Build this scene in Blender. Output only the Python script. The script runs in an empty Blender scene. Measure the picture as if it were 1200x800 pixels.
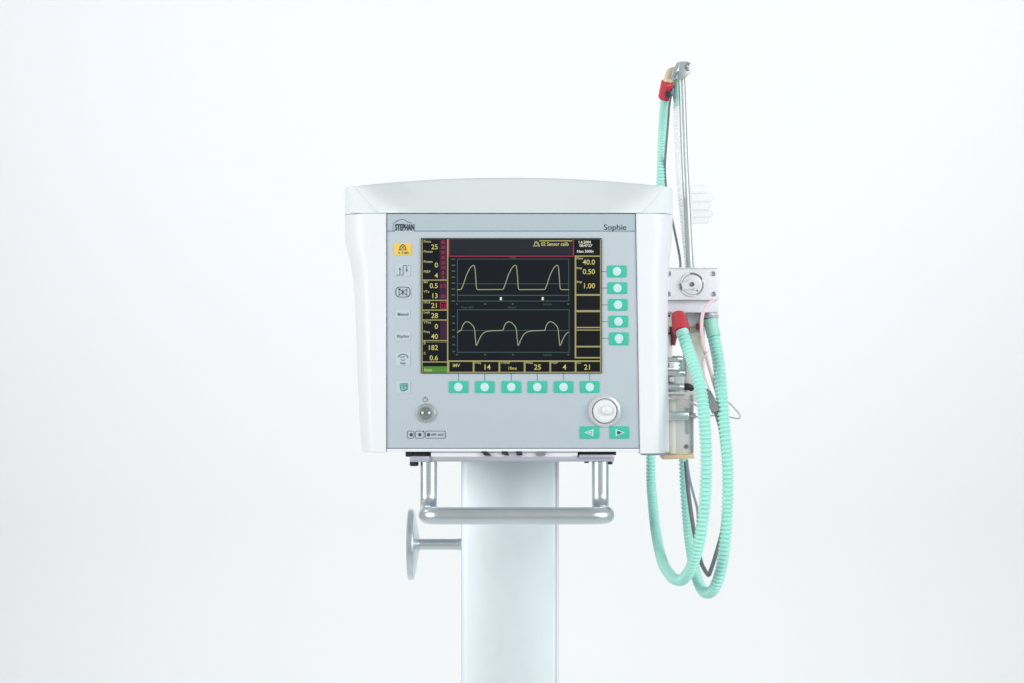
import bpy, bmesh, math, random
from mathutils import Vector, Matrix
random.seed(4)
S = bpy.context.scene
COL = S.collection
D, ZC = 2.5, 1.2                      # camera distance to the front panel, camera height

# ------------------------------------------------------------------ camera, world, lights, exposure
cam_d = bpy.data.cameras.new('camera'); cam = bpy.data.objects.new('camera', cam_d); COL.objects.link(cam)
cam.location = (0, -D, ZC); cam.rotation_euler = (math.radians(90), 0, 0)
cam_d.sensor_width = 36; cam_d.lens = 36*D/1.2; cam_d.clip_end = 100
S.camera = cam
w = bpy.data.worlds.new('World'); S.world = w; w.use_nodes = True
w.node_tree.nodes['Background'].inputs[0].default_value = (.945, .98, .99, 1)
w.node_tree.nodes['Background'].inputs[1].default_value = 0.46
def area(name, loc, target, sx, sy, power, col=(1, 1, 1), spread=180):
    l = bpy.data.lights.new(name, 'AREA'); l.shape = 'RECTANGLE'; l.size = sx; l.size_y = sy; l.energy = power; l.color = col; l.spread = math.radians(spread)
    o = bpy.data.objects.new(name, l); COL.objects.link(o); o.location = loc
    o.rotation_euler = (Vector(target)-Vector(loc)).to_track_quat('-Z', 'Y').to_euler(); return o
area('key_softbox', (-2.7, -1.7, 1.75), (0, 0, 1.3), 1.3, 1.6, 18.2, (1, .99, .97), 95)
area('fill_softbox', (2.7, -1.6, 1.7), (0, 0, 1.3), 1.3, 1.6, 14.2, (.97, .99, 1), 95)
area('front_softbox', (1.7, -2.6, 2.1), (.08, 0, 1.28), 1.0, 1.0, 1.7, (.98, .99, 1), 50)
area('backdrop_lamp', (-1.9, .7, 2.9), (.0, 3, 1.35), .5, 1.2, 18.2, (1, 1, 1), 125)
area('backdrop_lamp', (1.9, .7, 2.9), (.55, 3, 1.35), .5, 1.2, 19.2, (1, 1, 1), 125)
S.view_settings.view_transform = 'Standard'; S.view_settings.look = 'None'
S.view_settings.exposure = 0; S.view_settings.gamma = 1

# ------------------------------------------------------------------ helpers
def K(y): return .001*(D+y)/D
def W(px, py, y=0.0):                 # a place in the photograph at depth y (m behind the front panel)
    k = K(y); return Vector(((px-600)*k, y, ZC+(400-py)*k))
WLOC = {}
def empty(name, loc, label, cat, group=None):
    o = bpy.data.objects.new(name, None); COL.objects.link(o); o.location = loc; o.empty_display_size = .05
    WLOC[o] = Vector(loc); tag(o, label, cat, group); return o
def tag(o, label=None, cat=None, group=None, kind=None):
    for k, v in (('label', label), ('category', cat), ('group', group), ('kind', kind)):
        if v: o[k] = v
def build(name, bm, mat, parent=None, smooth=35):
    vs = [v.co for v in bm.verts]
    lo = Vector([min(v[i] for v in vs) for i in range(3)]); hi = Vector([max(v[i] for v in vs) for i in range(3)])
    c = (lo+hi)/2
    for v in bm.verts: v.co -= c
    me = bpy.data.meshes.new(name); bm.to_mesh(me); bm.free()
    me.materials.append(mat)
    if smooth:
        me.polygons.foreach_set('use_smooth', [True]*len(me.polygons)); me.set_sharp_from_angle(angle=math.radians(smooth))
    o = bpy.data.objects.new(name, me); COL.objects.link(o)
    WLOC[o] = c.copy()
    if parent: o.parent = parent; o.location = c-WLOC[parent]
    else: o.location = c
    return o
def dup(o, parent, offset):
    c = o.copy(); COL.objects.link(c); WLOC[c] = WLOC[o]+offset
    if parent: c.parent = parent; c.location = WLOC[c]-WLOC[parent]
    else: c.location = WLOC[c]
    return c
def B(): return bmesh.new()
def merge(bm, other):
    me = bpy.data.meshes.new('t'); other.to_mesh(me); other.free(); bm.from_mesh(me); bpy.data.meshes.remove(me)
def box(bm, a, b, bev=0, seg=2):
    t = B(); a, b = Vector(a), Vector(b)
    lo = Vector([min(a[i], b[i]) for i in range(3)]); hi = Vector([max(a[i], b[i]) for i in range(3)])
    bmesh.ops.create_cube(t, size=1)
    for v in t.verts: v.co = Vector([lo[i]+(v.co[i]+.5)*(hi[i]-lo[i]) for i in range(3)])
    if bev: bmesh.ops.bevel(t, geom=t.edges[:], offset=bev, segments=seg, profile=.5, affect='EDGES')
    merge(bm, t)
def pbox(bm, x0, y0, x1, y1, ya, yb, bev=0, seg=2):   # box given by its front rectangle in the photo
    box(bm, W(x0, y0, ya), W(x1, y1, ya)+Vector((0, yb-ya, 0)), bev, seg)
def prism(bm, pts, ya, yb, bev=0, seg=2):             # outline in photo coordinates at depth ya, extruded back to yb
    t = B(); vs = [t.verts.new(W(p[0], p[1], ya)) for p in pts]
    f = t.faces.new(vs); r = bmesh.ops.extrude_face_region(t, geom=[f])
    for v in r['geom']:
        if isinstance(v, bmesh.types.BMVert): v.co.y += yb-ya
    bmesh.ops.recalc_face_normals(t, faces=t.faces[:])
    if bev:
        es = [e for e in t.edges if all(abs(v.co.y-ya) < 1e-7 for v in e.verts)]
        bmesh.ops.bevel(t, geom=es, offset=bev, segments=seg, profile=.5, affect='EDGES')
    merge(bm, t)
def rrect(x0, y0, x1, y1, r, n=5):
    out = []
    for cx, cy, a0 in ((x1-r, y0+r, -90), (x1-r, y1-r, 0), (x0+r, y1-r, 90), (x0+r, y0+r, 180)):
        for i in range(n+1):
            a = math.radians(a0+90*i/n); out.append((cx+r*math.cos(a), cy+r*math.sin(a)))
    return out
def circ(cx, cy, r, n=24): return [(cx+r*math.cos(2*math.pi*i/n), cy+r*math.sin(2*math.pi*i/n)) for i in range(n)]
def lathe(bm, c, axis, prof, n=32):                   # prof: (distance along axis, radius)
    axis = Vector(axis).normalized(); q = axis.to_track_quat('Z', 'Y'); u = q @ Vector((1, 0, 0)); v = q @ Vector((0, 1, 0))
    rings = []; t = B()
    for d, r in prof:
        p = Vector(c)+axis*d
        rings.append([t.verts.new(p+(u*math.cos(2*math.pi*i/n)+v*math.sin(2*math.pi*i/n))*max(r, 1e-5)) for i in range(n)])
    for a, b in zip(rings, rings[1:]):
        for i in range(n): t.faces.new((a[i], a[(i+1) % n], b[(i+1) % n], b[i]))
    t.faces.new(rings[0][::-1]); t.faces.new(rings[-1])
    bmesh.ops.recalc_face_normals(t, faces=t.faces[:]); merge(bm, t)
def spline(pts, per=24):
    P = [Vector(p) for p in pts]; P = [2*P[0]-P[1]]+P+[2*P[-1]-P[-2]]; out = []
    for i in range(1, len(P)-2):
        p0, p1, p2, p3 = P[i-1:i+3]
        for j in range(per):
            t = j/per
            out.append(.5*(2*p1+(p2-p0)*t+(2*p0-5*p1+4*p2-p3)*t*t+(3*p1-p0-3*p2+p3)*t**3))
    out.append(P[-2]); return out
def resample(path, step):
    out = [path[0].copy()]; acc = 0
    L = sum((b-a).length for a, b in zip(path, path[1:])); n = max(2, round(L/step)); s = L/n; need = s
    for a, b in zip(path, path[1:]):
        l = (b-a).length
        while need <= acc+l+1e-9 and l > 0 and len(out) <= n:
            out.append(a.lerp(b, (need-acc)/l)); need += s
        acc += l
    return out
def sweep(bm, path, rad, n=16):                       # rad: number or list per path point
    t = B(); rings = []; N = len(path)
    tan = [((path[min(i+1, N-1)]-path[max(i-1, 0)])).normalized() for i in range(N)]
    ref = Vector((0, 0, 1)) if abs(tan[0].z) < .9 else Vector((1, 0, 0))
    u = (ref-tan[0]*ref.dot(tan[0])).normalized()
    for i in range(N):
        u = (u-tan[i]*u.dot(tan[i])).normalized(); v = tan[i].cross(u)
        r = rad[i] if isinstance(rad, list) else rad
        rings.append([t.verts.new(path[i]+(u*math.cos(2*math.pi*k/n)+v*math.sin(2*math.pi*k/n))*r) for k in range(n)])
    for a, b in zip(rings, rings[1:]):
        for k in range(n): t.faces.new((a[k], a[(k+1) % n], b[(k+1) % n], b[k]))
    t.faces.new(rings[0][::-1]); t.faces.new(rings[-1])
    bmesh.ops.recalc_face_normals(t, faces=t.faces[:]); merge(bm, t)
def tube(bm, pts, r, n=12, step=.004): sweep(bm, resample(spline([W(*p) for p in pts]), step), r, n)
def hose(bm, pts, r0, r1, pitch=.0050, amp=.36, n=20):
    path = resample(spline([W(*p) for p in pts]), pitch/8); N = len(path)
    rad = []
    for i in range(N):
        r = r0+(r1-r0)*i/(N-1); rad.append(r*(1-amp*(0, .05, .22, .7, 1, .7, .22, .05)[i % 8]))
    sweep(bm, path, rad, n)
def ribbon(bm, pts, width, y, closed=False):          # flat printed line, photo coordinates
    P = [Vector((p[0], p[1])) for p in pts]; n = len(P); L = []; R = []
    for i in range(n):
        a = P[(i-1) % n] if (closed or i > 0) else P[i]; b = P[(i+1) % n] if (closed or i < n-1) else P[i]
        d1 = (P[i]-a).normalized() if (P[i]-a).length > 1e-6 else (b-P[i]).normalized()
        d2 = (b-P[i]).normalized() if (b-P[i]).length > 1e-6 else d1
        d = (d1+d2); d = d.normalized() if d.length > 1e-6 else d1
        nn = Vector((-d.y, d.x)); m = max(.5, nn.dot(Vector((-d1.y, d1.x))))
        L.append(P[i]+nn*width/2/m); R.append(P[i]-nn*width/2/m)
    lv = [bm.verts.new(W(p.x, p.y, y)) for p in L]; rv = [bm.verts.new(W(p.x, p.y, y)) for p in R]
    for i in range(n if closed else n-1):
        j = (i+1) % n; bm.faces.new((lv[i], lv[j], rv[j], rv[i]))
def quad(bm, x0, y0, x1, y1, y):
    bm.faces.new([bm.verts.new(W(*p, y)) for p in ((x0, y1), (x1, y1), (x1, y0), (x0, y0))])
def poly(bm, pts, y): bm.faces.new([bm.verts.new(W(p[0], p[1], y)) for p in pts])
def text(bm, s, px, py, cap, y, align='LEFT', bold=0, sx=1.0):   # px, py: baseline point; cap: capital height in px
    cu = bpy.data.curves.new('t', 'FONT'); cu.body = s; cu.size = 1; cu.offset = bold; cu.align_x = align; cu.resolution_u = 3
    o = bpy.data.objects.new('t', cu); COL.objects.link(o)
    me = bpy.data.meshes.new_from_object(o.evaluated_get(bpy.context.evaluated_depsgraph_get()))
    bpy.data.objects.remove(o); bpy.data.curves.remove(cu)
    k = cap/.73*K(y); o0 = W(px, py, y)
    me.transform(Matrix(((k*sx, 0, 0, o0.x), (0, 0, -k, o0.y), (0, k, 0, o0.z), (0, 0, 0, 1))))
    bm.from_mesh(me); bpy.data.meshes.remove(me)

# ------------------------------------------------------------------ materials
def srgb(r, g, b): return tuple((c/255/12.92 if c/255 <= .04045 else ((c/255+.055)/1.055)**2.4) for c in (r, g, b))+(1,)
def mat(name, col, rough=.45, metal=0, spec=.5, var=.03, bump=.0, scale=60, trans=0, alpha=1, coat=0, emit=None, aniso=0, sss=0):
    m = bpy.data.materials.new(name); m.use_nodes = True; nt = m.node_tree; p = nt.nodes['Principled BSDF']
    p.inputs['Metallic'].default_value = metal; p.inputs['Specular IOR Level'].default_value = spec
    p.inputs['Transmission Weight'].default_value = trans; p.inputs['Alpha'].default_value = alpha; p.inputs['Coat Weight'].default_value = coat
    tc = nt.nodes.new('ShaderNodeTexCoord'); nz = nt.nodes.new('ShaderNodeTexNoise')
    nz.inputs['Scale'].default_value = scale; nz.inputs['Detail'].default_value = 4; nt.links.new(tc.outputs['Object'], nz.inputs['Vector'])
    mx = nt.nodes.new('ShaderNodeMix'); mx.data_type = 'RGBA'; nt.links.new(nz.outputs['Fac'], mx.inputs[0])
    mx.inputs[6].default_value = tuple(c*(1-var) for c in col[:3])+(1,); mx.inputs[7].default_value = tuple(min(1, c*(1+var)) for c in col[:3])+(1,)
    nt.links.new(mx.outputs[2], p.inputs['Base Color'])
    mr = nt.nodes.new('ShaderNodeMapRange'); mr.inputs[3].default_value = rough*.85; mr.inputs[4].default_value = min(1, rough*1.15)
    nt.links.new(nz.outputs['Fac'], mr.inputs[0]); nt.links.new(mr.outputs[0], p.inputs['Roughness'])
    if bump:
        n2 = nt.nodes.new('ShaderNodeTexNoise'); n2.inputs['Scale'].default_value = 900; nt.links.new(tc.outputs['Object'], n2.inputs['Vector'])
        bp = nt.nodes.new('ShaderNodeBump'); bp.inputs['Strength'].default_value = bump; bp.inputs['Distance'].default_value = .0004
        nt.links.new(n2.outputs['Fac'], bp.inputs['Height']); nt.links.new(bp.outputs[0], p.inputs['Normal'])
    if emit:
        p.inputs['Emission Color'].default_value = emit; p.inputs['Emission Strength'].default_value = 1
    if sss:
        p.inputs['Subsurface Weight'].default_value = sss; p.inputs['Subsurface Scale'].default_value = .004
    return m
def glow(name, col, k=1.0):
    c = srgb(*col); return mat(name, (.004, .004, .004, 1), .5, spec=.1, emit=tuple(v*k for v in c[:3])+(1,))
M = dict(
    white=mat('white_housing_plastic', (.80, .82, .85, 1), .42, bump=.15, var=.012),
    lid=mat('white_lid_plastic', (.79, .84, .85, 1), .42, bump=.15, var=.012),
    panel=mat('grey_panel_film', (.472, .54, .585, 1), .5, spec=.35, var=.015, bump=.08),
    panel2=mat('grey_header_film', (.42, .505, .555, 1), .5, spec=.35, var=.015, bump=.08),
    core=mat('grey_core_plastic', (.30, .33, .36, 1), .5),
    teal=mat('teal_key_film', (.05, .50, .36, 1), .45, spec=.4),
    dot=mat('pale_key_print', (.54, .76, .74, 1), .5),
    line=mat('grey_print', (.16, .22, .25, 1), .6),
    tealline=mat('teal_grey_print', (.16, .30, .31, 1), .6),
    ink=mat('dark_print', (.03, .05, .08, 1), .6),
    keyfilm=mat('pale_key_film', (.50, .58, .63, 1), .5, spec=.35),
    yellow=mat('yellow_key_film', (.80, .55, .10, 1), .5),
    cubeteal=mat('dark_teal_print', (.06, .32, .27, 1), .5),
    knob=mat('white_knob_plastic', (.78, .80, .80, 1), .3, coat=.2),
    silver=mat('silvery_ring_plastic', (.80, .83, .84, 1), .28, metal=.6),
    steel=mat('brushed_steel', (.64, .68, .69, 1), .36, metal=1, var=.04),
    rod=mat('satin_rod_steel', (.52, .56, .56, 1), .5, metal=1, var=0),
    alu=mat('satin_aluminium', (.74, .80, .82, 1), .30, metal=1, var=.03, bump=.05),
    colm=mat('anodised_column', (.73, .805, .84, 1), .5, metal=.35, var=.02, bump=.04),
    plate=mat('grey_plate_paint', (.46, .48, .55, 1), .4, metal=.3),
    dark=mat('dark_navy_rubber', (.018, .022, .035, 1), .5),
    grey=mat('mid_grey_plastic', (.42, .47, .48, 1), .45),
    cuff=mat('mint_cuff_plastic', (.38, .76, .64, 1), .34, var=.04),
    hose=mat('mint_hose_plastic', (.42, .83, .73, 1), .34, var=.06),
    washedhose=mat('washed_out_hose_plastic', (.90, .95, .93, 1), .4, trans=.15, alpha=.6, sss=.0, var=.02),  # pale colour carries the overexposed look of the hose
    clear=mat('frosted_clear_plastic', (.93, .96, .95, 1), .4, trans=.3, spec=.2, alpha=.28),
    red=mat('red_connector_plastic', (.62, .05, .075, 1), .4, var=.08),
    darkred=mat('dark_red_plastic', (.18, .03, .05, 1), .45),
    beige=mat('beige_connector_plastic', (.70, .62, .45, 1), .35, var=.05),
    cream=mat('cream_plastic', (.86, .83, .74, 1), .45),
    block=mat('white_module_plastic', (.82, .83, .87, 1), .38, var=.015),
    palegrey=mat('pale_grey_plastic', (.80, .81, .79, 1), .45),
    orange=mat('orange_base_plastic', (.90, .64, .40, 1), .45),
    bracket=mat('light_grey_plastic', (.68, .72, .73, 1), .45),
    slate=mat('slate_switch_plastic', (.17, .19, .19, 1), .35),
    blue=mat('blue_grey_plastic', (.30, .36, .46, 1), .4),
    cable=mat('grey_cable_jacket', (.20, .22, .23, 1), .5),
    darkcable=mat('dark_cable_jacket', (.15, .17, .18, 1), .5),
    pink=mat('pale_pink_tubing', (.80, .62, .64, 1), .35, sss=.2),
    wire=mat('pale_wire_jacket', (.55, .55, .56, 1), .4),
    backdrop=mat('white_studio_paper', (.803, .819, .827, 1), .9, spec=.1, var=.01, scale=3),
    glass=mat('screen_glass', (.006, .007, .010, 1), .2, spec=.25, var=0),
    s_bg=glow('screen_graph_field', (16, 23, 31)), s_head=glow('screen_header_field', (38, 40, 50)),
    s_yel=glow('screen_yellow', (206, 198, 112), 1.0), s_lab=glow('screen_pale_label', (176, 176, 124)),
    s_frame=glow('screen_olive_frame', (164, 160, 104)), s_red=glow('screen_red', (168, 50, 78)), s_pur=glow('screen_purple', (62, 34, 58)),
    s_trace=glow('screen_trace', (160, 166, 132), 1.0), s_grid=glow('screen_grid', (70, 98, 92)), s_green=glow('screen_green', (84, 140, 56)),
    s_white=glow('screen_white', (225, 225, 205)), s_rim=glow('screen_rim', (96, 104, 96)),
)

# ------------------------------------------------------------------ setting: seamless studio backdrop
bm = B(); prof = [(-5, 0)]
RC, YW = .75, 3.0
for i in range(25):
    a = math.radians(-90+90*i/24); prof.append((YW-RC+RC*math.cos(a), RC+RC*math.sin(a)))
prof.append((YW, 4.2))
cols = [[bm.verts.new((x, y, z)) for y, z in prof] for x in (-4.5, 4.5)]
for i in range(len(prof)-1): bm.faces.new((cols[0][i], cols[1][i], cols[1][i+1], cols[0][i+1]))
o = build('studio_backdrop', bm, M['backdrop'], smooth=60); tag(o, kind='structure')

# ------------------------------------------------------------------ stand
st = empty('equipment_stand', (0, .15, 0), 'silver pedestal column stand with tubular handle and round side hand wheel', 'stand')
YCOL = .10
k = K(YCOL); xl, xr = (540-600)*k, (655.5-600)*k
bm = B(); pr = []
n = 24
for i in range(n+1):                                    # gently bowed front
    t = i/n; x = xl+.004+(xr-xl-.008)*t; pr.append((x, YCOL+.003+.012*(2*t-1)**2))
pr += [(xr-.001, YCOL+.0175), (xr, YCOL+.021), (xr, YCOL+.11), (xl, YCOL+.11), (xl, YCOL+.021), (xl+.001, YCOL+.0175)]
zb, zt = .06, W(0, 538, YCOL).z
lo = [bm.verts.new((x, y, zb)) for x, y in pr]; hi = [bm.verts.new((x, y, zt)) for x, y in pr]
for i in range(len(pr)): j = (i+1) % len(pr); bm.faces.new((lo[i], lo[j], hi[j], hi[i]))
bm.faces.new(hi); bm.faces.new(lo[::-1]); build('column', bm, M['colm'], st, 25)
bm = B(); pbox(bm, 652.2, 541, 654.6, 1400, YCOL-.0006+.0145, YCOL+.02); 
build('edge_trim', bm, M['block'], st)
bm = B(); box(bm, (-.22, -.05, .02), (.22, .42, .065), .02, 4); build('base', bm, M['white'], st)
bm = B(); pbox(bm, 480, 534.6, 720, 540.2, .0, .24, .001); build('platform_plate', bm, M['plate'], st)
bm = B(); pbox(bm, 505, 529.2, 677, 535.2, .004, .22, .0006); build('mount_block', bm, M['white'], st)
for x0, y0, x1, y1, parts in ((474.8, 528.6, 503, 534.5, 3), (679.8, 527.6, 722.4, 532.6, 4)):
    bm = B(); wd = (x1-x0)/parts
    for i in range(parts): pbox(bm, x0+i*wd+.35, y0, x0+(i+1)*wd-.35, y1, .012, .05, .0006)
    build('rubber_pad', bm, M['dark'], st)
bm = B(); pbox(bm, 679, 532.4, 720, 536, -.003, .05, .0006); build('clamp_plate', bm, M['plate'], st)
bm = B(); pbox(bm, 481, 534.2, 503, 540.6, -.003, .05, .0006); build('clamp_plate', bm, M['plate'], st)
for x0, y0, x1, y1 in ((480, 540.4, 490.5, 545.4), (684.5, 538.8, 690.2, 541.8), (711.2, 538.6, 718, 543.4)):
    bm = B(); c = W((x0+x1)/2, y0, .012); r = (x1-x0)/2*.001
    lathe(bm, c, (0, 0, -1), [(0, r), ((y1-y0)*.0008, r), ((y1-y0)*.001, r*.8)], 6 if x0 < 600 else 10); build('bolt', bm, M['dark'], st, 25)
for pts, m in ((((563.5, 528), (570, 528), (576, 533.2), (568, 533.2)), 'dark'), (((588, 528), (594, 528), (597, 533), (592.5, 533), (590.5, 530.5), (588, 532)), 'dark'),
               (((604.5, 528), (611.5, 528), (612.5, 533), (605.5, 533)), 'dark'), (((629.5, 528), (640, 528), (639, 532.8), (628, 532.8)), 'cable')):
    bm = B(); prism(bm, pts, -.001, .01, .0004); build('cable_stub', bm, M[m], st)
# tubular handle: two posts, a bend towards the viewer, one cross bar
hy, r = -.06, .0098; zbar = W(0, 603.8, hy).z; zt = W(0, 540, .012).z; XL, XR = -.098, .104
def arc(c, a, b, n=8): # quarter bend between offsets a and b
    return [Vector(c)+Vector(a)*math.cos(t*math.pi/2/n)+Vector(b)*math.sin(t*math.pi/2/n) for t in range(n+1)]
R1, R2 = .020, .016; yp = .012; P = [Vector((XL, yp, zt))]
P += arc((XL, yp-R1, zbar+R1), (0, R1, 0), (0, 0, -R1))
P += arc((XL+R2, hy+R2, zbar), (-R2, 0, 0), (0, -R2, 0))
P += arc((XR+.0042-R2, hy+R2, zbar), (0, -R2, 0), (R2, 0, 0))
P += arc((XR, yp-R1, zbar+R1), (0, 0, -R1), (0, R1, 0)) + [Vector((XR, yp, zt))]
bm = B(); sweep(bm, resample(P, .003), r, 28); hb = build('handle', bm, M['alu'], st)
# hand wheel on its shaft, turned edge-on
c = W(477.2, 637, .140); kk = 1.046e-3
bm = B(); lathe(bm, c, (1, 0, 0), [(0, .030*1.0), (.0008, .0405), (.0022, .0438), (.0075, .0438), (.0088, .0428), (.0094, .0405), (.0100, .038), (.0122, .026), (.0142, .014), (.0155, .0085)], 48)
hw = build('hand_wheel', bm, M['alu'], st)
bm = B(); lathe(bm, c+Vector((.0135, 0, 0)), (1, 0, 0), [(0, .0068), (.0480, .0068), (.0485, .0073), (.0600, .0073)], 24); build('wheel_shaft', bm, M['alu'], st)

# ------------------------------------------------------------------ ventilator
ve = empty('ventilator', W(600, 527.5, .14), 'white medical ventilator with black waveform screen and teal soft keys', 'ventilator')
bm = B()
def lerp_tab(tab, y):
    for (a, xa), (b, xb) in zip(tab, tab[1:]):
        if y <= b: t = max(0, (y-a)/(b-a)); return xa+(xb-xa)*t
    return tab[-1][1]
LT = [(251, 404), (280, 404.2), (290, 406), (305, 410), (325, 413.5), (360, 416), (420, 418), (480, 420.5), (531, 424)]
RT = [(251, 788.5), (275, 788), (290, 786.5), (305, 784.5), (330, 783), (420, 783), (533, 784.2)]
SEAM_L = [(251, 452.6), (531, 452.6)]; SEAM_R = [(251, 745.2), (533, 750)]
DEPTH, YC = .27, .045
def plan(xs, xo, ya=-.001):                            # from the seam round the corner to the back
    sgn = 1 if xo > xs else -1; wdt = abs(xo-xs); pts = [(xs, ya+.0015), (xs+sgn*.0012, ya)]
    fx = wdt*.42
    pts.append((xs+sgn*fx*.5, ya)); 
    for i in range(13):
        a = i/12*math.pi/2; pts.append((xs+sgn*(fx+(wdt-fx)*math.sin(a)), ya+(YC-ya)*(1-math.cos(a))))
    pts += [(xo, .12), (xo-sgn*.002, DEPTH-.01), (xo-sgn*.012, DEPTH), (xs, DEPTH)]
    return pts
def outer(px, y): return (px-600)*K(y)
def loft(bm, levels, flip):
    rings = [[bm.verts.new((x, y, z)) for x, y in pl] for z, pl in levels]
    for a, b in zip(rings, rings[1:]):
        for i in range(len(a)):
            j = (i+1) % len(a); f = (a[i], a[j], b[j], b[i]); bm.faces.new(f[::-1] if flip else f)
    bm.faces.new(rings[0]); bm.faces.new(rings[-1][::-1]); bmesh.ops.recalc_face_normals(bm, faces=bm.faces[:])
for tab, seam, bot in ((LT, SEAM_L, 529.4), (RT, SEAM_R, 530.8)):
    bm = B(); lv = []
    ys = [250.5, 251.2]+[256+i*8 for i in range(34)]; ys = [y for y in ys if y < bot-1]+[bot-.7, bot]
    for i, y in enumerate(ys):
        ins = .0007 if i in (0, len(ys)-1) else 0
        s = -1 if tab is LT else 1
        xs, xo = outer(lerp_tab(seam, y), 0), outer(lerp_tab(tab, y), .04)-s*ins
        lv.append((W(0, y, 0).z, plan(xs, xo, -.001+ins)))
    loft(bm, lv, False); build('side_panel', bm, M['white'], ve, 40)
# lid: sloping recessed brow between two corner cheeks
bm = B()
for sgn, xin0, xin1, xo in ((-1, 446.5, 417, 404), (1, 749.5, 777, 788.5)):
    lv = []; XO = outer(xo, .04)
    for y, ins in ((250.2, 0), (246, 0), (242, 0), (238, 0), (235, 0), (231, 0), (228, 0), (225, 0), (222, 0), (220.4, .0004), (219.4, .002)):
        t = max(0, (250-y)/31.0); yd = .020*t; xi = outer(xin0+(xin1-xin0)*t**.9, yd); lv.append((W(0, y, 0).z+.0015*t, plan(xi, XO-sgn*ins, -.0016+yd)))
    t = B(); loft(t, lv, False); merge(bm, t)
nx = 120; ya, yb = -.001, .078; rows = []
for i in range(nx+1):
    u = i/nx; px = 411+(781-411)*u; v = 2*u-1
    top = 208.8+9.8*v*v+.8*v**4
    z00 = W(0, 250.3, 0).z; col = [(outer(px, ya), ya+.004, z00), (outer(px, ya), ya, z00+.0006)]
    for j in range(0, 13):                             # hollow slope that sweeps forward to meet the corner cheeks
        q = j/12; c = q**.9; d = min(px-(446.5-29.5*c), (749.5+27.5*c)-px)/58
        d = max(0, min(1, d)); d = d*d*(3-2*d)
        y = ya+(.020+(yb-.020)*d)*q; p = W(px, 249.6+(top-249.6)*q, y); col.append(tuple(p))
    yt, z1 = col[-1][1], col[-1][2]; X = col[-1][0]
    col += [(X, yt+.004, z1+.0005), (X, DEPTH-.03, z1-.004), (X, DEPTH-.001, z1-.02), (X, DEPTH-.001, z00)]
    rows.append([bm.verts.new(p) for p in col])
for a, b in zip(rows, rows[1:]):
    for j in range(len(a)-1): bm.faces.new((a[j], b[j], b[j+1], a[j+1]))
    bm.faces.new((a[-1], b[-1], b[0], a[0]))
build('lid', bm, M['lid'], ve, 45)
bm = B(); prism(bm, [(430, 251), (766, 251), (764, 526.5), (440, 526.5)], .004, .26); build('housing_core', bm, M['core'], ve)
bm = B(); pbox(bm, 453.5, 525.2, 749.4, 528.6, -.0005, .25, .0006); build('bottom_rail', bm, M['white'], ve)
bm = B(); pbox(bm, 750.5, 528, 782, 532.8, .012, .24, .002); build('bottom_tray', bm, M['blue'], ve)
YP = .0012
bm = B(); prism(bm, [(453.4, 251.2), (744.4, 251.2), (749.2, 524.2), (453.4, 524.2)], YP, .006, .0004); fp = build('front_panel', bm, M['panel'], ve)
e = .0002
bm = B(); poly(bm, [(454.2, 270.6), (744.2, 270.6), (743.9, 252.2), (454.2, 252.2)], YP-e); build('header_band', bm, M['panel2'], fp, 0)
bm = B(); ribbon(bm, [(454, 271.2), (462.5, 271.2)], .8, YP-2*e); ribbon(bm, [(485, 271.2), (744.4, 271.2)], .8, YP-2*e)
ribbon(bm, [(460.8, 272), (460.8, 262), (464, 260), (467, 259.5)], .55, YP-2*e); build('header_line', bm, M['line'], fp, 0)
bm = B(); text(bm, 'STEPHAN', 463, 270.2, 7.4, YP-3*e, bold=.04, sx=.53)
ribbon(bm, [(463, 261.2), (466, 258.6), (470, 257.4), (474, 258), (478, 260.6), (482.5, 261.4)], .45, YP-3*e); build('maker_logo', bm, M['ink'], fp, 0)
bm = B(); text(bm, 'Sophie', 707.2, 269.8, 6.9, YP-3*e, sx=1.06); build('name_lettering', bm, M['ink'], fp, 0)

# soft keys beside and below the screen
def key_at(cx, cy, first=[None]):
    if first[0] is None:
        bm = B(); prism(bm, rrect(cx-11.4, cy-7, cx+11.4, cy+7, 1.8), YP-.0009, YP+.001, .0004); k1 = build('soft_key', bm, M['teal'], ve)
        bm = B(); prism(bm, circ(cx, cy, 5.1), YP-.0016, YP, .0003); d1 = build('key_dot', bm, M['dot'], k1); first[0] = (k1, d1, cx, cy); return
    k1, d1, x0, y0 = first[0]; off = W(cx, cy, 0)-W(x0, y0, 0)
    kk = dup(k1, ve, off); dd = dup(d1, kk, off)
def leader(a, b):
    bm = B(); ribbon(bm, [a, b], .9, YP-e); build('leader_line', bm, M['tealline'], fp, 0)
for cx, cy in ((723, 318.4), (723.6, 338), (724.2, 357.6), (724.8, 377.2), (725.4, 396.8)):
    key_at(cx, cy); leader((704, cy), (cx-11.5, cy))
for cx in (537.2, 568, 599.2, 629.6, 660.4, 691.2):
    key_at(cx, 452.8); leader((cx, 436.6), (cx, 446))
for cx, d in ((690.8, -1), (726, 1)):
    bm = B(); prism(bm, rrect(cx-11.4, 498.8, cx+11.4, 513.4, 1.8), YP-.0009, YP+.001, .0004); ak = build('arrow_key', bm, M['teal'], ve)
    bm = B(); tip = cx+d*6.2; bk = cx-d*4.6; prism(bm, [(tip, 506.2), (bk, 501.8), (bk, 510.6)], YP-.0014, YP, .0002); build('arrow_mark', bm, M['dot'], ak)
    bm = B(); ribbon(bm, [(cx+d*2.8, 506.2), (cx-d*2.6, 504), (cx-d*2.6, 508.4)], .55, YP-.0016, True)
    if d > 0: poly(bm, circ(cx-.6, 506.2, 1.7, 12)[::-1], YP-.0017)
    build('arrow_print', bm, M['line' if d < 0 else 'ink'], ak, 0)

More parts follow.
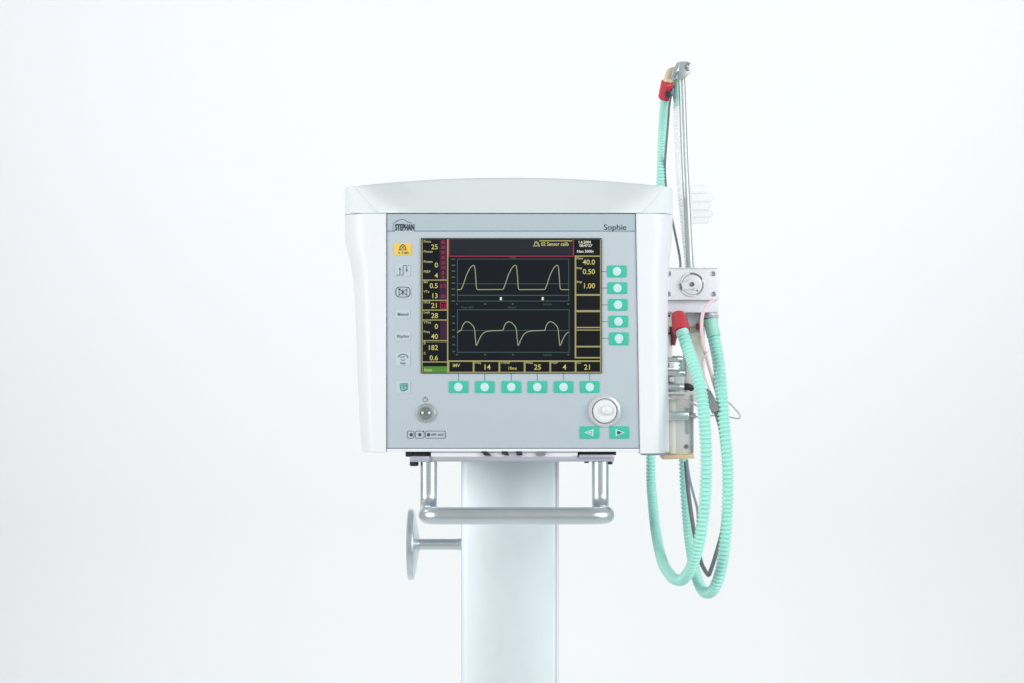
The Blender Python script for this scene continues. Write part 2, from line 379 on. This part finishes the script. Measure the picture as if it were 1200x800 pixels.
# membrane keys of the left row
def film(cx, cy, hw, hh, m, parent=ve, name='membrane_key'):
    bm = B(); prism(bm, rrect(cx-hw, cy-hh, cx+hw, cy+hh, 1.6), YP-.0006, YP+.001, .0003); return build(name, bm, M[m], parent)
YK = YP-.0009
ak = film(472, 292.3, 10.4, 7.2, 'yellow', name='alarm_key')
bm = B(); ribbon(bm, [(467, 293.2), (477, 293.2)], .8, YK); ribbon(bm, [(468.4, 293), (469.2, 289), (472, 286.6), (474.8, 289), (475.6, 293)], .8, YK)
ribbon(bm, [(470, 292), (474, 288.4)], .5, YK); ribbon(bm, [(474, 292), (470, 288.4)], .5, YK)
poly(bm, circ(467.6, 296.6, .9, 8)[::-1], YK); text(bm, '2 min', 470.6, 297.6, 2.6, YK, bold=.02); build('bell_symbol', bm, M['ink'], ak, 0)
kf = film(472, 317, 9, 7.4, 'keyfilm')
bm = B(); ribbon(bm, [(464.6, 322.6), (468.6, 322.6), (468.6, 314.6)], .9, YK); ribbon(bm, [(470, 322.6), (472.4, 322.6), (472.4, 311.6), (476.6, 311.6), (476.6, 318)], .9, YK)
ribbon(bm, [(478.2, 311.6), (479.6, 311)], .7, YK); poly(bm, [(467.6, 316.6), (468.6, 313.2), (469.6, 316.6)][::-1], YK); poly(bm, [(475.4, 316), (477.8, 316), (476.6, 320)][::-1], YK); build('pulse_symbol', bm, M['line'], kf, 0)
kf = film(472, 342.4, 9.4, 7.4, 'keyfilm')
bm = B(); ribbon(bm, rrect(463.8, 336.8, 480.4, 348.4, 4), .8, YK, True)
ribbon(bm, [(467.6, 338.8), (467.6, 346.6), (472, 342.6)], .8, YK, True); ribbon(bm, [(476.8, 338.8), (476.8, 346.6), (472.2, 342.6)], .8, YK, True)
poly(bm, circ(468, 339.4, 1.2, 10)[::-1], YK-e); ribbon(bm, [(472, 339), (472, 346.4)], .7, YK-e); build('valve_symbol', bm, M['ink'], kf, 0)
for yy, s in ((368.6, 'Manual'), (394.4, 'Rhythm')):
    kf = film(472, yy, 9, 5.4, 'keyfilm'); bm = B(); text(bm, s, 472.2, yy+1.6, 3.6, YK, 'CENTER', .02, .92); build('key_lettering', bm, M['line'], kf, 0)
kf = film(472, 420, 9, 8, 'keyfilm')
bm = B(); ribbon(bm, [(466.6, 418), (468, 415.4), (472, 414.4), (476.4, 415.4), (478.2, 418.6)], 1.3, YK); ribbon(bm, [(469, 418), (474.4, 417.4)], 1.1, YK)
ribbon(bm, [(469.4, 420.6), (472.4, 421.6), (474.8, 420.6)], .9, YK); text(bm, 'Insp', 472.2, 426, 3, YK, 'CENTER', .02, .9); build('breath_symbol', bm, M['line'], kf, 0)
kf = film(472.6, 453, 8.4, 7, 'keyfilm')
bm = B(); poly(bm, [(468.2, 449.4), (469, 448.4), (477, 447.8), (478.2, 449.4), (478, 456), (472.4, 458.2), (469, 456.4)][::-1], YK); build('cube_symbol', bm, M['cubeteal'], kf, 0)
bm = B(); text(bm, 'L', 470.4, 455.6, 4.4, YK-e, bold=.03); text(bm, 'o', 473.6, 454.6, 3.6, YK-e, bold=.02); ribbon(bm, [(469, 449.6), (473, 450.6), (478, 449.2)], .4, YK-e); build('cube_print', bm, M['keyfilm'], kf, 0)

# power switch with its ring
bm = B(); ribbon(bm, circ(498.2, 467.4, 2.7, 20), .8, YP-e, True); ribbon(bm, [(498.2, 464), (498.2, 467)], .8, YP-2*e); build('power_symbol', bm, M['line'], fp, 0)
c = W(499, 483.4, YP)
bm = B(); lathe(bm, c, (0, -1, 0), [(0, .0116), (.0012, .0114), (.0022, .0104), (.0024, .0085)], 40); ps = build('power_switch', bm, M['steel'], ve)
bm = B(); lathe(bm, c+Vector((0, -.0022, 0)), (0, -1, 0), [(0, .0076), (.001, .0075), (.0014, .0068), (.0010, .0055), (.0006, .002)], 32); build('switch_button', bm, M['slate'], ps)
bm = B()
for s in (-1, 1): prism(bm, circ(499+s*4, 483, 1.5, 14), YP-.0046, YP-.002, .0003)
build('switch_stud', bm, M['block'], ps)
# supply status strip
bm = B(); ribbon(bm, rrect(477.2, 504.4, 485.2, 512.8, 2), .6, YP-e, True); ribbon(bm, rrect(486.8, 504.4, 497, 512.8, 2), .6, YP-e, True); ribbon(bm, rrect(498.6, 504.4, 522, 512.8, 2), .6, YP-e, True)
for x in (481.8, 492, 502.2): poly(bm, circ(x, 508.7, 2, 14)[::-1], YP-e)
text(bm, 'OFF', 505.2, 509.9, 2.6, YP-e, bold=.02); text(bm, 'ACC', 513, 509.9, 2.6, YP-e, bold=.02); ribbon(bm, [(495.4, 506), (497, 503.6)], .5, YP-2*e); build('status_print', bm, M['ink'], fp, 0)

# rotary knob
c = W(708.6, 481, YP)
bm = B(); lathe(bm, c, (0, -1, 0), [(0, .0192), (.0016, .0190), (.0030, .0180), (.0034, .0164), (.0028, .0150), (.0010, .0147)], 48); kr = build('rotary_knob', bm, M['silver'], ve)
bm = B(); lathe(bm, c+Vector((0, -.0008, 0)), (0, -1, 0), [(0, .0139), (.0050, .0136), (.0066, .0129), (.0074, .0112), (.0072, .0090), (.0068, .003)], 48); build('knob_cap', bm, M['knob'], kr)
bm = B(); prof = [(0, .0064), (.0020, .0063)]+[(.0020+.0040*math.sin(a*math.pi/12), .0063*math.cos(a*math.pi/12)) for a in range(1, 6)]
lathe(bm, c+Vector((.0022, -.0070, .0016)), (0, -1, 0), prof, 32); build('knob_dimple', bm, M['knob'], kr)
bm = B(); lathe(bm, c+Vector((-.0070, -.0074, -.0008)), (0, -1, 0), [(0, .0016), (.0006, .0015), (.0009, .001)], 16); build('knob_mark', bm, M['palegrey'], kr)
bm = B(); lathe(bm, c+Vector((0, -.0010, 0)), (0, -1, 0), [(0, .0146), (.0006, .0146)], 48); build('knob_gap', bm, M['core'], kr)

# ---- screen
YS = -.0004
bm = B(); prism(bm, rrect(493.2, 279.2, 705.2, 437, 1.2), YS, .004, .0004); sc = build('screen', bm, M['glass'], ve)
L1, L2, L3, L4 = YS-.0002, YS-.0004, YS-.0006, YS-.0008
bm = B(); quad(bm, 527.5, 302, 671, 420.5, L1); build('graph_field', bm, M['s_bg'], sc, 0)
bm = B(); quad(bm, 526.6, 281.4, 671.6, 299, L1); build('header_field', bm, M['s_head'], sc, 0)
bm = B(); quad(bm, 515, 281.5, 523.2, 351, L1); quad(bm, 515.5, 376, 523, 399, L1); build('limit_field', bm, M['s_pur'], sc, 0)
bm = B(); ribbon(bm, rrect(494.2, 280.2, 704.2, 436.2, 1), .9, L1, True); build('screen_rim', bm, M['s_rim'], sc, 0)
bm = B()
for a in ([(526, 280.8), (526, 301)], [(526, 300.6), (672, 300.6)], [(672, 281), (672, 301)]): ribbon(bm, a, 1.2, L3)
for i, yy in enumerate(range(286, 330, 6)): text(bm, ('45', '30', '20', '35', '25', '10', '8', '2')[i], 519.3, yy, 3.9, L3, 'CENTER', .02)
for yy, s in ((337.6, '0.9'), (349.5, '20')): text(bm, s, 519.2, yy, 4.2, L3, 'CENTER', .01)
ribbon(bm, rrect(516.2, 354.6, 523, 362.4, .5), 1, L3, True); text(bm, '25', 519.6, 360.6, 4, L3, 'CENTER', .01); build('alarm_limits', bm, M['s_red'], sc, 0)
bm = B()
ribbon(bm, [(524.6, 281), (524.6, 436)], 1.5, L3); ribbon(bm, [(494.8, 281), (494.8, 436)], .9, L3)
for yy in (328.6, 352.4, 363.8, 375.4, 399.6, 423.4): ribbon(bm, [(495, yy), (525, yy)], 1.2, L3)
for yy, ww in ((300.6, 1.5), (346, 2), (365, 2.4), (384.2, 1.4), (387.2, 1.2), (405.4, 1.8), (418.4, 1.6)): ribbon(bm, [(673.6, yy), (703.8, yy)], ww, L3)
ribbon(bm, [(674.4, 300), (674.4, 419)], 1.8, L3); ribbon(bm, [(703.6, 281), (703.6, 436)], .8, L3)
ribbon(bm, [(525, 422.4), (704, 422.4)], 1.7, L3); ribbon(bm, [(525, 435.4), (704, 435.4)], 1, L3)
for xx in (525.6, 555, 585.2, 614.8, 644.8, 674.6): ribbon(bm, [(xx, 422), (xx, 436)], 2, L4)
build('screen_frames', bm, M['s_frame'], sc, 0)
bm = B(); quad(bm, 496, 428.6, 524, 435.6, L2); build('status_bar', bm, M['s_green'], sc, 0)
def word(name, m, *a, **k):
    bm = B(); text(bm, *a, **k); return build(name, bm, M[m], sc, 0)
vals = ((292.4, '25'), (313.8, '0'), (326, '4'), (338, '0.5'), (349.8, '13'), (361.2, '21'), (373, '28'), (385.8, '0'), (397.4, '40'), (409.4, '182'), (421.4, '0.6'))
for yy, s in vals: word('readout_value', 's_yel', s, 513.4, yy, 6.0, L3, 'RIGHT', .008)
for yy, s in ((310.4, '40.0'), (321.6, '0.50'), (338.2, '1.00')): word('readout_value', 's_yel', s, 697.4, yy, 6.2, L3, 'RIGHT', .008)
for xx, s, cp in ((570.6, '14', 6.4), (600.4, '10ms', 3.6), (630, '25', 6.4), (661.6, '4', 6.4), (688.6, '21', 6.4)): word('readout_value', 's_yel', s, xx, 432.4, cp, L3, 'CENTER', .01)
word('readout_label', 's_yel', 'Auto', 496.8, 434.2, 3.4, L4, bold=.02)
word('alarm_message', 's_yel', '02 Sensor calib', 634, 288.4, 4.5, L3, bold=.012, sx=.86)
bm = B(); ribbon(bm, [(632, 282.6), (670.6, 282.6)], .8, L3); build('message_bar', bm, M['s_yel'], sc, 0)
for yy, s in ((284.6, 'Pmax'), (296.4, 'Pmean'), (308.2, 'Pmean'), (320, 'PEEP'), (332.2, 'MV'), (343.4, 'VTe'), (355.8, 'FiO2'), (367.6, 'Leak'), (379.4, 'VTim'), (390.4, 'Freq'), (403, 'R'), (414.4, 'C')): word('readout_label', 's_lab', s, 496.4, yy, 2.9, L3, bold=.02)
for yy, s in ((304.4, 'Flow'), (315.6, 'Insp'), (331.8, 'Insp')): word('readout_label', 's_lab', s, 675.6, yy, 2.9, L3, bold=.02)
word('readout_label', 's_lab', 'IMV', 530.4, 429.2, 3.8, L3, bold=.03)
for xx, s in ((556.4, 'Freq'), (586.6, 'Trigger'), (616.2, 'Pmax'), (646.2, 'PEEP'), (675.8, 'O2')): word('readout_label', 's_lab', s, xx, 425.4, 2.8, L4, bold=.02)
bm = B(); ribbon(bm, [(624.6, 288.6), (633, 288.6)], .9, L3); ribbon(bm, [(626, 288.4), (626.8, 285), (628.8, 283.4), (630.8, 285), (631.6, 288.4)], .9, L3); ribbon(bm, [(626.4, 283), (631.4, 288)], .7, L4)
build('bell_symbol', bm, M['s_lab'], sc, 0)
word('clock_print', 's_white', '1.6.2004', 677.4, 285.6, 3.2, L3, bold=.02); word('clock_print', 's_white', '08:47:27', 679, 289.6, 3.2, L3, bold=.02); word('mode_print', 's_white', 'Neo 2000g', 676, 296.4, 3.2, L3, bold=.02)
for x in (587, 636):
    bm = B(); poly(bm, [(x-1.2, 352.2), (x+1.2, 352.2), (x+1.2, 348.6), (x-1.2, 348.6)], L3); build('graph_marker', bm, M['s_white'], sc, 0)
bm = B()
for x0, y0, x1, y1 in ((536, 304, 666.4, 346.4), (536, 346.6, 666.4, 353.2), (536, 363.4, 667, 412)): ribbon(bm, [(x0, y0), (x1, y0), (x1, y1), (x0, y1)], .7, L2, True)
ribbon(bm, [(536, 333), (667, 333)], .6, L2); ribbon(bm, [(536, 387.6), (667, 387.6)], .7, L2)
for yy in range(304, 358, 7): quad(bm, 529, yy-.6, 533.4, yy+.8, L2)
for yy in range(371, 415, 8): quad(bm, 530, yy-.6, 533.2, yy+.8, L2)
for yy in (356.6, 414.8):
    for xx in (535.5, 568.5, 601, 666): quad(bm, xx-1, yy-.8, xx+1, yy+.9, L2)
    text(bm, 'sec/div', 636.4, yy+1.4, 2.8, L2)
text(bm, 'Flow ml/s', 540, 361.8, 2.8, L2); text(bm, 'mbar/s', 594.6, 361.8, 2.8, L2); text(bm, 'mbar', 597, 303, 2.8, L2); build('graph_grid', bm, M['s_grid'], sc, 0)
# traces
def smooth(pts): return [(v.x, v.y) for v in spline([Vector((a, b, 0)) for a, b in pts], 5)]
bm = B(); pr = [(535.6, 340), (539.6, 339.6)]
for i in range(3):
    x = 541+i*49
    pr += smooth([(x-1.2, 339.6), (x, 338.6), (x+2.6, 332), (x+6, 322), (x+10, 314.4), (x+13, 311.6), (x+14.4, 311.6), (x+15.4, 314), (x+16.4, 324), (x+17.2, 336), (x+18.2, 339.4), (x+20, 339.8)])
pr.append((666.6, 339.8)); pr = [p for p in pr if p[0] <= 666.8]
ribbon(bm, pr, .95, L3); build('pressure_trace', bm, M['s_trace'], sc, 0)
bm = B(); pr = [(536, 390), (539, 388)]
for i in range(3):
    x = 540.4+i*49
    pr += smooth([(x, 387.4), (x+2, 381.6), (x+4.4, 378.4), (x+6.8, 377.4), (x+10, 378.6), (x+13.6, 382), (x+15.6, 386), (x+16.6, 396), (x+17.5, 403.2), (x+18.4, 403.4), (x+20.4, 399.6), (x+24, 393), (x+28, 389.6), (x+34, 388.2), (x+48, 387.6)])
pr = [p for p in pr if p[0] <= 666.8]
ribbon(bm, pr, .95, L3); build('flow_trace', bm, M['s_trace'], sc, 0)

# ------------------------------------------------------------------ valve module on the right flank
vm = empty('valve_module', W(806, 537, .08), 'white valve block with round dial, silver hose stubs and orange foot at the right flank', 'valve block')
YV = .05
bm = B(); pbox(bm, 776, 315.4, 843, 352.2, YV, YV+.08, .0015, 3); build('valve_block', bm, M['block'], vm)
bm = B(); pbox(bm, 776, 313.9, 841, 315.2, YV+.006, YV+.08, .0004); build('top_shadow_line', bm, M['palegrey'], vm)  # grey strip standing in for the shadow line along the block's top edge
bm = B(); pbox(bm, 776, 352.6, 842, 366.6, YV+.012, YV+.08, .001); pbox(bm, 776, 361.4, 829, 366.6, YV+.006, YV+.06, .0008); build('lower_ledge', bm, M['block'], vm)
for x, y in ((784.2, 321.2), (836, 321.2), (783.8, 345), (836.4, 345)):
    c = W(x, y, YV); bm = B(); lathe(bm, c+Vector((0, .0005, 0)), (0, -1, 0), [(0, .0031), (.0012, .0030), (.0016, .0024), (.0006, .0018), (.0005, .0005)], 20); s = build('screw', bm, M['steel'], vm)
    bm = B(); lathe(bm, c+Vector((0, -.0002, 0)), (0, -1, 0), [(0, .0012), (.0002, .0012)], 6); build('screw_socket', bm, M['cable'], s)
c = W(811, 334, YV)
bm = B(); lathe(bm, c, (0, -1, 0), [(0, .0146), (.0015, .0146), (.0022, .0139), (.0020, .0126), (-.0006, .0124)], 48); dl = build('dial_ring', bm, M['block'], vm)
bm = B(); lathe(bm, c+Vector((0, -.0004, 0)), (0, -1, 0), [(0, .0120), (.0015, .0120), (.0019, .0114)], 48); build('dial_disc', bm, M['block'], vm)
for a0, a1 in ((-100, -28), (-12, 62), (152, 186)):  # raised dark arcs: reflections and gaps of the ring put into colour
    n = 14; A = [math.radians(a0+(a1-a0)*i/n) for i in range(n+1)]
    bm = B(); prism(bm, [(811+14.3*math.cos(a), 334+14.3*math.sin(a)) for a in A]+[(811+12.6*math.cos(a), 334+12.6*math.sin(a)) for a in A[::-1]], YV-.0026, YV-.001, .0003); build('dial_dark_arc', bm, M['grey' if a0 > -50 and a0 < 100 else 'cable'], vm)
bm = B(); prism(bm, [(798.5, 333), (800, 331.4), (808, 328), (812, 327.4), (818, 329), (822, 331), (823, 336), (816, 340.6), (808, 339.4), (800, 340.6)], YV-.0042, YV-.0018, .0008, 3); build('dial_grip', bm, M['block'], vm)
bm = B(); prism(bm, [(802, 331.6), (808, 328.4), (812.4, 327.6), (808.5, 330.4)], YV-.0046, YV-.0036, .0003); prism(bm, [(808.5, 339), (813, 339.6), (820, 334.4), (814.5, 338.2)], YV-.0046, YV-.0036, .0003); build('dial_edge', bm, M['palegrey'], vm)
bm = B(); lathe(bm, W(811, 333.6, YV-.004), (0, -1, 0), [(0, .0029), (.0012, .0028), (.0014, .0020), (.0004, .0014)], 18); lathe(bm, W(817, 340.8, YV-.0015), (0, -1, 0), [(0, .0014), (.001, .0012)], 12); build('dial_screw', bm, M['cable'], vm)
bm = B(); pbox(bm, 806, 366.8, 842, 384, YV+.03, YV+.08, .001); build('inner_bracket', bm, M['bracket'], vm)
bm = B(); pbox(bm, 804, 384, 826, 470, YV+.03, YV+.08, .002); pbox(bm, 803, 390.6, 824, 392.4, YV+.027, YV+.05, .0004); build('cream_body', bm, M['cream'], vm)
bm = B(); pbox(bm, 776, 367, 788, 418, YV+.02, YV+.07, .001); build('side_bracket', bm, M['palegrey'], vm)
bm = B()
for yy in (370.4, 391): pbox(bm, 781.6, yy-1, 785.4, yy+1.2, YV+.018, YV+.021)
build('bracket_slot', bm, M['dark'], vm)
for x1, y0, y1, m in ((800.5, 416, 423.8, 0), (803, 432, 440, 1), (803.5, 448, 457, 2)):      # barbed stubs
    c = W(776, (y0+y1)/2, YV+.03); L = (x1-776)*.00103; r = (y1-y0)/2*.00103
    bm = B(); lathe(bm, c, (1, 0, 0), [(0, r), (L*.62, r), (L*.64, r*.86), (L*.7, r*.86), (L*.72, r), (L*.93, r*.9), (L, r*.55)], 24); build('hose_stub', bm, M['alu'], vm)
    bm = B(); pbox(bm, 784.4, y1+1, 790, y1+6.8, YV+.025, YV+.06, .0012); build('stub_spacer', bm, M['white'], vm)
bm = B(); tube(bm, [(802, 452.4, YV+.03), (808, 452.6, YV+.03), (811, 456, YV+.035), (813, 460, YV+.05)], .0041, 16); build('rubber_elbow', bm, M['dark'], vm)
bm = B(); lathe(bm, W(795, 440, YV+.045), (0, 0, -1), [(0, .0145), (.022, .0145)], 32); build('stub_body', bm, M['palegrey'], vm)
bm = B(); pbox(bm, 778, 458.6, 806, 461.2, YV+.018, YV+.06, .0008); pbox(bm, 778, 464.6, 800, 467.4, YV+.016, YV+.06, .0008); build('clip_rail', bm, M['palegrey'], vm)
bm = B(); lathe(bm, W(787, 459, YV+.03), (0, 0, -1), [(0, .0062), (.074, .0062)], 24); build('cream_cylinder', bm, M['cream'], vm)
bm = B(); prism(bm, rrect(792, 461, 813, 533, 1.2), YV+.026, YV+.05, .0006); gp = build('grey_backplate', bm, M['palegrey'], vm)
bm = B(); pbox(bm, 804, 477, 807.6, 508, YV+.0245, YV+.03, .0003); pbox(bm, 810.6, 461.5, 812.8, 530, YV+.0235, YV+.03, .0003); build('plate_groove', bm, M['grey'], gp)
bm = B(); lathe(bm, W(804.5, 522.4, YV+.026), (0, -1, 0), [(0, .0026), (.0015, .0024), (.002, .0012)], 16); build('plate_screw', bm, M['cable'], gp)
bm = B(); pbox(bm, 778, 481.6, 808, 491.6, YV+.014, YV+.045, .0022, 3); hc = build('hose_clamp', bm, M['alu'], vm)
bm = B(); lathe(bm, W(806, 486.6, YV+.022), (1, 0, 0), [(0, .002), (.004, .002), (.004, .0036), (.009, .0034), (.0095, .0024)], 16); build('clamp_screw', bm, M['grey'], hc)
bm = B(); prism(bm, [(777, 533), (813, 531.6), (814, 536.6), (777, 537.8)], YV+.008, YV+.06, .001); build('orange_foot', bm, M['orange'], vm)
bm = B(); tube(bm, [(838, 353.5, YV+.035), (834.4, 357, YV+.024), (833, 364, YV+.02), (833.5, 374, YV+.02)], .0048, 16); build('white_port', bm, M['block'], vm)
bm = B(); lathe(bm, W(833.5, 369.5, YV+.02), (0, 0, -1), [(0, .0088), (.002, .0092), (.0035, .0088)], 24); pbox(bm, 826, 371.6, 832, 376.4, YV+.02, YV+.04, .001); build('port_flange', bm, M['grey'], vm)
bm = B(); pbox(bm, 817, 379, 821.4, 387, YV+.012, YV+.03, .001); lathe(bm, W(828.6, 374, YV+.02), (0, 0, -1), [(0, .0036), (.004, .003)], 14); build('red_plug', bm, M['darkred'], vm)

# ------------------------------------------------------------------ support pole
po = empty('support_pole', W(808, 314, .10), 'slim silver metal pole with clamp head rising above the white valve block', 'pole')
bm = B(); sweep(bm, [W(798.8, 86, .14), W(802, 180, .125), W(808.6, 314.5, .10)], .0043, 32); build('rod', bm, M['rod'], po)
bm = B(); prism(bm, [(795.4, 73.4), (797, 72.4), (806, 72.2), (809.6, 74), (811, 78), (810, 84), (806, 88), (803.4, 92), (794.4, 92), (794, 84)], .126, .146, .0015, 3); ch = build('clamp_head', bm, M['alu'], po)
bm = B(); ribbon(bm, [(808.6, 75.6), (805.4, 75), (803.4, 77.4), (803.8, 81), (806, 82.8), (808.4, 82.2)], 1.9, .1250); build('clamp_slot', bm, M['cable'], ch, 0)
bm = B(); lathe(bm, W(806.6, 79, .126), (0, -1, 0), [(0, .0022), (.003, .002), (.0034, .0012)], 14); build('clamp_pin', bm, M['steel'], ch)
bm = B(); sweep(bm, [W(796.5, 76, .132), W(792, 84, .128), W(788.6, 92.5, .122)], [.0042, .0036, .0030], 12); build('bracket_arm', bm, M['alu'], po)
bm = B(); sweep(bm, [W(795, 84, .121), W(791.6, 89.5, .119), W(790.6, 91.5, .119)], .0013, 8); build('bracket_pin', bm, M['cable'], po)

# ------------------------------------------------------------------ hoses, connectors and cables
h1 = empty('breathing_hose', W(800, 687, .05), 'left mint corrugated hose looping from the red side connector up to the red top connector', 'hose', 'mint corrugated breathing hoses')
bm = B(); hose(bm, [(799, 388, .036), (804, 402, .03), (812, 424, .015), (820, 450, .0), (825.4, 490, -.015), (827.6, 540, -.025), (825.8, 590, -.025), (820.6, 628, -.02), (812, 660, 0), (802.6, 676, .03), (795.6, 679, .06), (787, 675, .10), (776.5, 658, .16), (769, 625, .22), (764.6, 585, .27), (762.6, 545, .30), (764, 440, .32), (770, 300, .32), (774, 214, .31), (776.4, 150, .25), (779.4, 112, .16)], .0077, .0054)
build('corrugated_tube', bm, M['hose'], h1, 60)
bm = B(); ax = (W(801.5, 398, .033)-W(794.2, 366, .05)).normalized()
lathe(bm, W(794, 367.4, .05), ax, [(0, .0064), (.001, .0076), (.006, .0088), (.016, .0100), (.0225, .0106), (.0245, .0102), (.0245, .0080)], 32); build('side_connector', bm, M['red'], h1)
bm = B(); lathe(bm, W(799.4, 388.6, .037), ax, [(0, .0078), (.006, .0076)], 28); build('hose_cuff', bm, M['dot'], h1)
bm = B(); sweep(bm, [W(789, 383, .07), W(789.6, 396, .07), W(788.6, 404, .07)], [.0045, .004, .0026], 10); build('connector_tail', bm, M['darkred'], h1)
ax = (W(778.4, 118.6, .16)-W(781.4, 96.4, .14)).normalized()
bm = B(); lathe(bm, W(781.8, 96.2, .14), ax, [(0, .0066), (.0008, .0074), (.010, .0080), (.0225, .0086), (.0238, .0082), (.0238, .006)], 32); tcn = build('top_connector', bm, M['red'], h1)
bm = B(); pbox(bm, 780.2, 107, 786.4, 113.6, .134, .15, .001); build('sensor_socket', bm, M['dark'], tcn)
bm = B(); lathe(bm, W(784.6, 110.4, .142), (1, -.1, .1), [(0, .0032), (.006, .0032), (.007, .0022)], 16); pbox(bm, 788, 104, 790, 110, .14, .146); build('sensor_plug', bm, M['blue'], tcn)

h2 = empty('breathing_hose', W(830, 701, .05), 'right mint corrugated hose hanging in a loop from the white port of the valve block', 'hose', 'mint corrugated breathing hoses')
bm = B(); hose(bm, [(833.4, 380, .07), (836.6, 396, .065), (842, 424, .05), (845.4, 460, .035), (849, 500, .025), (852.6, 545, .02), (852.4, 590, .02), (849.6, 635, .02), (844.6, 668, .03), (837.4, 688, .045), (829.6, 694, .07), (822, 689, .09), (814.4, 668, .12), (808, 632, .15), (804, 590, .17), (801.8, 550, .18), (800.8, 500, .18), (801, 420, .17)], .0078, .0062)
build('corrugated_tube', bm, M['hose'], h2, 60)
bm = B(); sweep(bm, resample([W(832.8, 375, .07), W(834, 384, .068), W(836.6, 395, .065)], .003), .0084, 28); build('hose_cuff', bm, M['cuff'], h2)

h3 = empty('washed_out_hose', W(808, 314, .13), 'ribbed hose coloured pale as if overexposed, with teal upper end, running behind the metal pole', 'tube')  # upper length of the second hose, its washed-out glare put into the material
bm = B(); hose(bm, [(793.2, 122, .16), (794.6, 160, .155), (797.6, 210, .15), (803, 260, .14), (808.6, 314.5, .13)], .0050, .0066, .0044, .18); build('corrugated_tube', bm, M['washedhose'], h3, 60)
bm = B(); sweep(bm, [W(791.6, 92, .15), W(792.4, 108, .155), W(793.3, 124, .16)], [.0036, .0046, .0040], 20); build('tube_cuff', bm, M['cuff'], h3)

bm = B(); hose_pts = [(787.4, 97, .15), (783.6, 92, .147), (784, 86, .145), (788, 83.6, .145), (793, 84.4, .146)]
wy = empty('elbow_adapter', W(785, 90, .145), 'small beige plastic elbow between the red top connector and the pole clamp', 'adapter')
tube(bm, [(782.4, 98, .141), (783.6, 90, .143), (786, 84.6, .145), (791, 83.4, .147)], .0050, 18, .002); build('elbow', bm, M['beige'], wy)
bm = B(); lathe(bm, W(782.6, 96.6, .141), (.1, 0, 1), [(0, .0060), (.003, .0060), (.0036, .0052)], 22); pbox(bm, 787.6, 92, 790.6, 99.6, .143, .15, .001); build('collar', bm, M['beige'], wy)

bm = B(); tube(bm, [(786.4, 112, .138), (784.4, 124, .15), (782.4, 150, .2), (780, 180, .27), (779.2, 200, .30), (781, 222, .31), (785, 245, .27), (789, 264, .2), (794, 288, .13), (797, 305, .10), (797.4, 316, .09)], .0015, 10)
o = build('sensor_cable', bm, M['cable'], None); tag(o, 'thin grey cable running from the red top connector down behind the white housing', 'cable')
bm = B(); tube(bm, [(828, 460, .05), (834, 470, .035), (840, 486, .03), (845, 505, .045), (849, 540, .055), (850, 580, .06), (847, 618, .06), (838.6, 650, .06), (831.4, 671.6, .065), (829.6, 672.4, .07), (826, 667.4, .085), (821, 656, .10), (813, 620, .13), (806.5, 575, .14), (803.6, 540, .14)], .0026, 12)
o = build('sensor_lead', bm, M['darkcable'], None); tag(o, 'dark grey cable dipping in a sharp loop between the two mint hoses', 'cable')
bm = B(); sweep(bm, resample(spline([W(828, 459, .044), W(833.6, 469, .03), W(839, 482, .026)]), .003), .0052, 16)
o2 = build('cable_sleeve', bm, M['cable'], o)
bm = B(); tube(bm, [(804.8, 538, .075), (808, 560, .08), (813, 580, .085), (817.5, 600, .09), (817, 640, .10)], .0015, 10)
o = build('sensor_wire', bm, M['blue'], None); tag(o, 'thin blue grey wire slanting down below the orange foot', 'wire')
bm = B(); tube(bm, [(836, 352, .036), (829, 358, .03), (823.6, 368, .028), (822.2, 384, .028), (824, 402, .03), (829, 422, .035), (836, 446, .045), (842, 466, .05), (847, 486, .06)], .0021, 12)
o = build('pressure_tube', bm, M['pink'], None); tag(o, 'thin pale pink tube curving from the dial block down between the hoses', 'tube')
bm = B(); tube(bm, [(831, 410, .03), (827, 415, .028), (823.4, 422, .03), (825, 436, .035), (831, 456, .04), (838, 476, .05), (846, 500, .06)], .0011, 10)
o = build('pressure_line', bm, M['pink'], None); tag(o, 'hair thin rosy line looping left of the right mint hose', 'tube')
bm = B(); tube(bm, [(840, 470, .06), (852, 470, .06), (861, 478, .06), (867.4, 486, .062), (866, 490, .064), (858, 488.6, .066), (840, 486, .066), (820, 488, .06), (808, 486.4, .06)], .0010, 10)
o = build('loop_wire', bm, M['wire'], None); tag(o, 'fine pale wire making a small loop right of the right mint hose', 'wire')
bm = B(); tube(bm, [(790, 464, .064), (800, 466, .06), (810, 471, .055), (822, 478, .05)], .0012, 10)
o = build('clip_wire', bm, M['pink'], None); tag(o, 'short thin pinkish wire leaving the clip rail under the silver stubs', 'wire')

# faint frosted canister beside the pole
cn = empty('frosted_canister', W(822, 262, .16), 'faint frosted clear stepped canister standing out right of the metal pole', 'canister')
bm = B()
for x1, y0, y1 in ((830, 217, 226), (836, 226.6, 236), (833, 236.6, 246), (836, 246.6, 254), (831, 254.6, 261.6)): pbox(bm, 809, y0, x1, y1, .15, .178, .002)
build('canister_body', bm, M['clear'], cn)
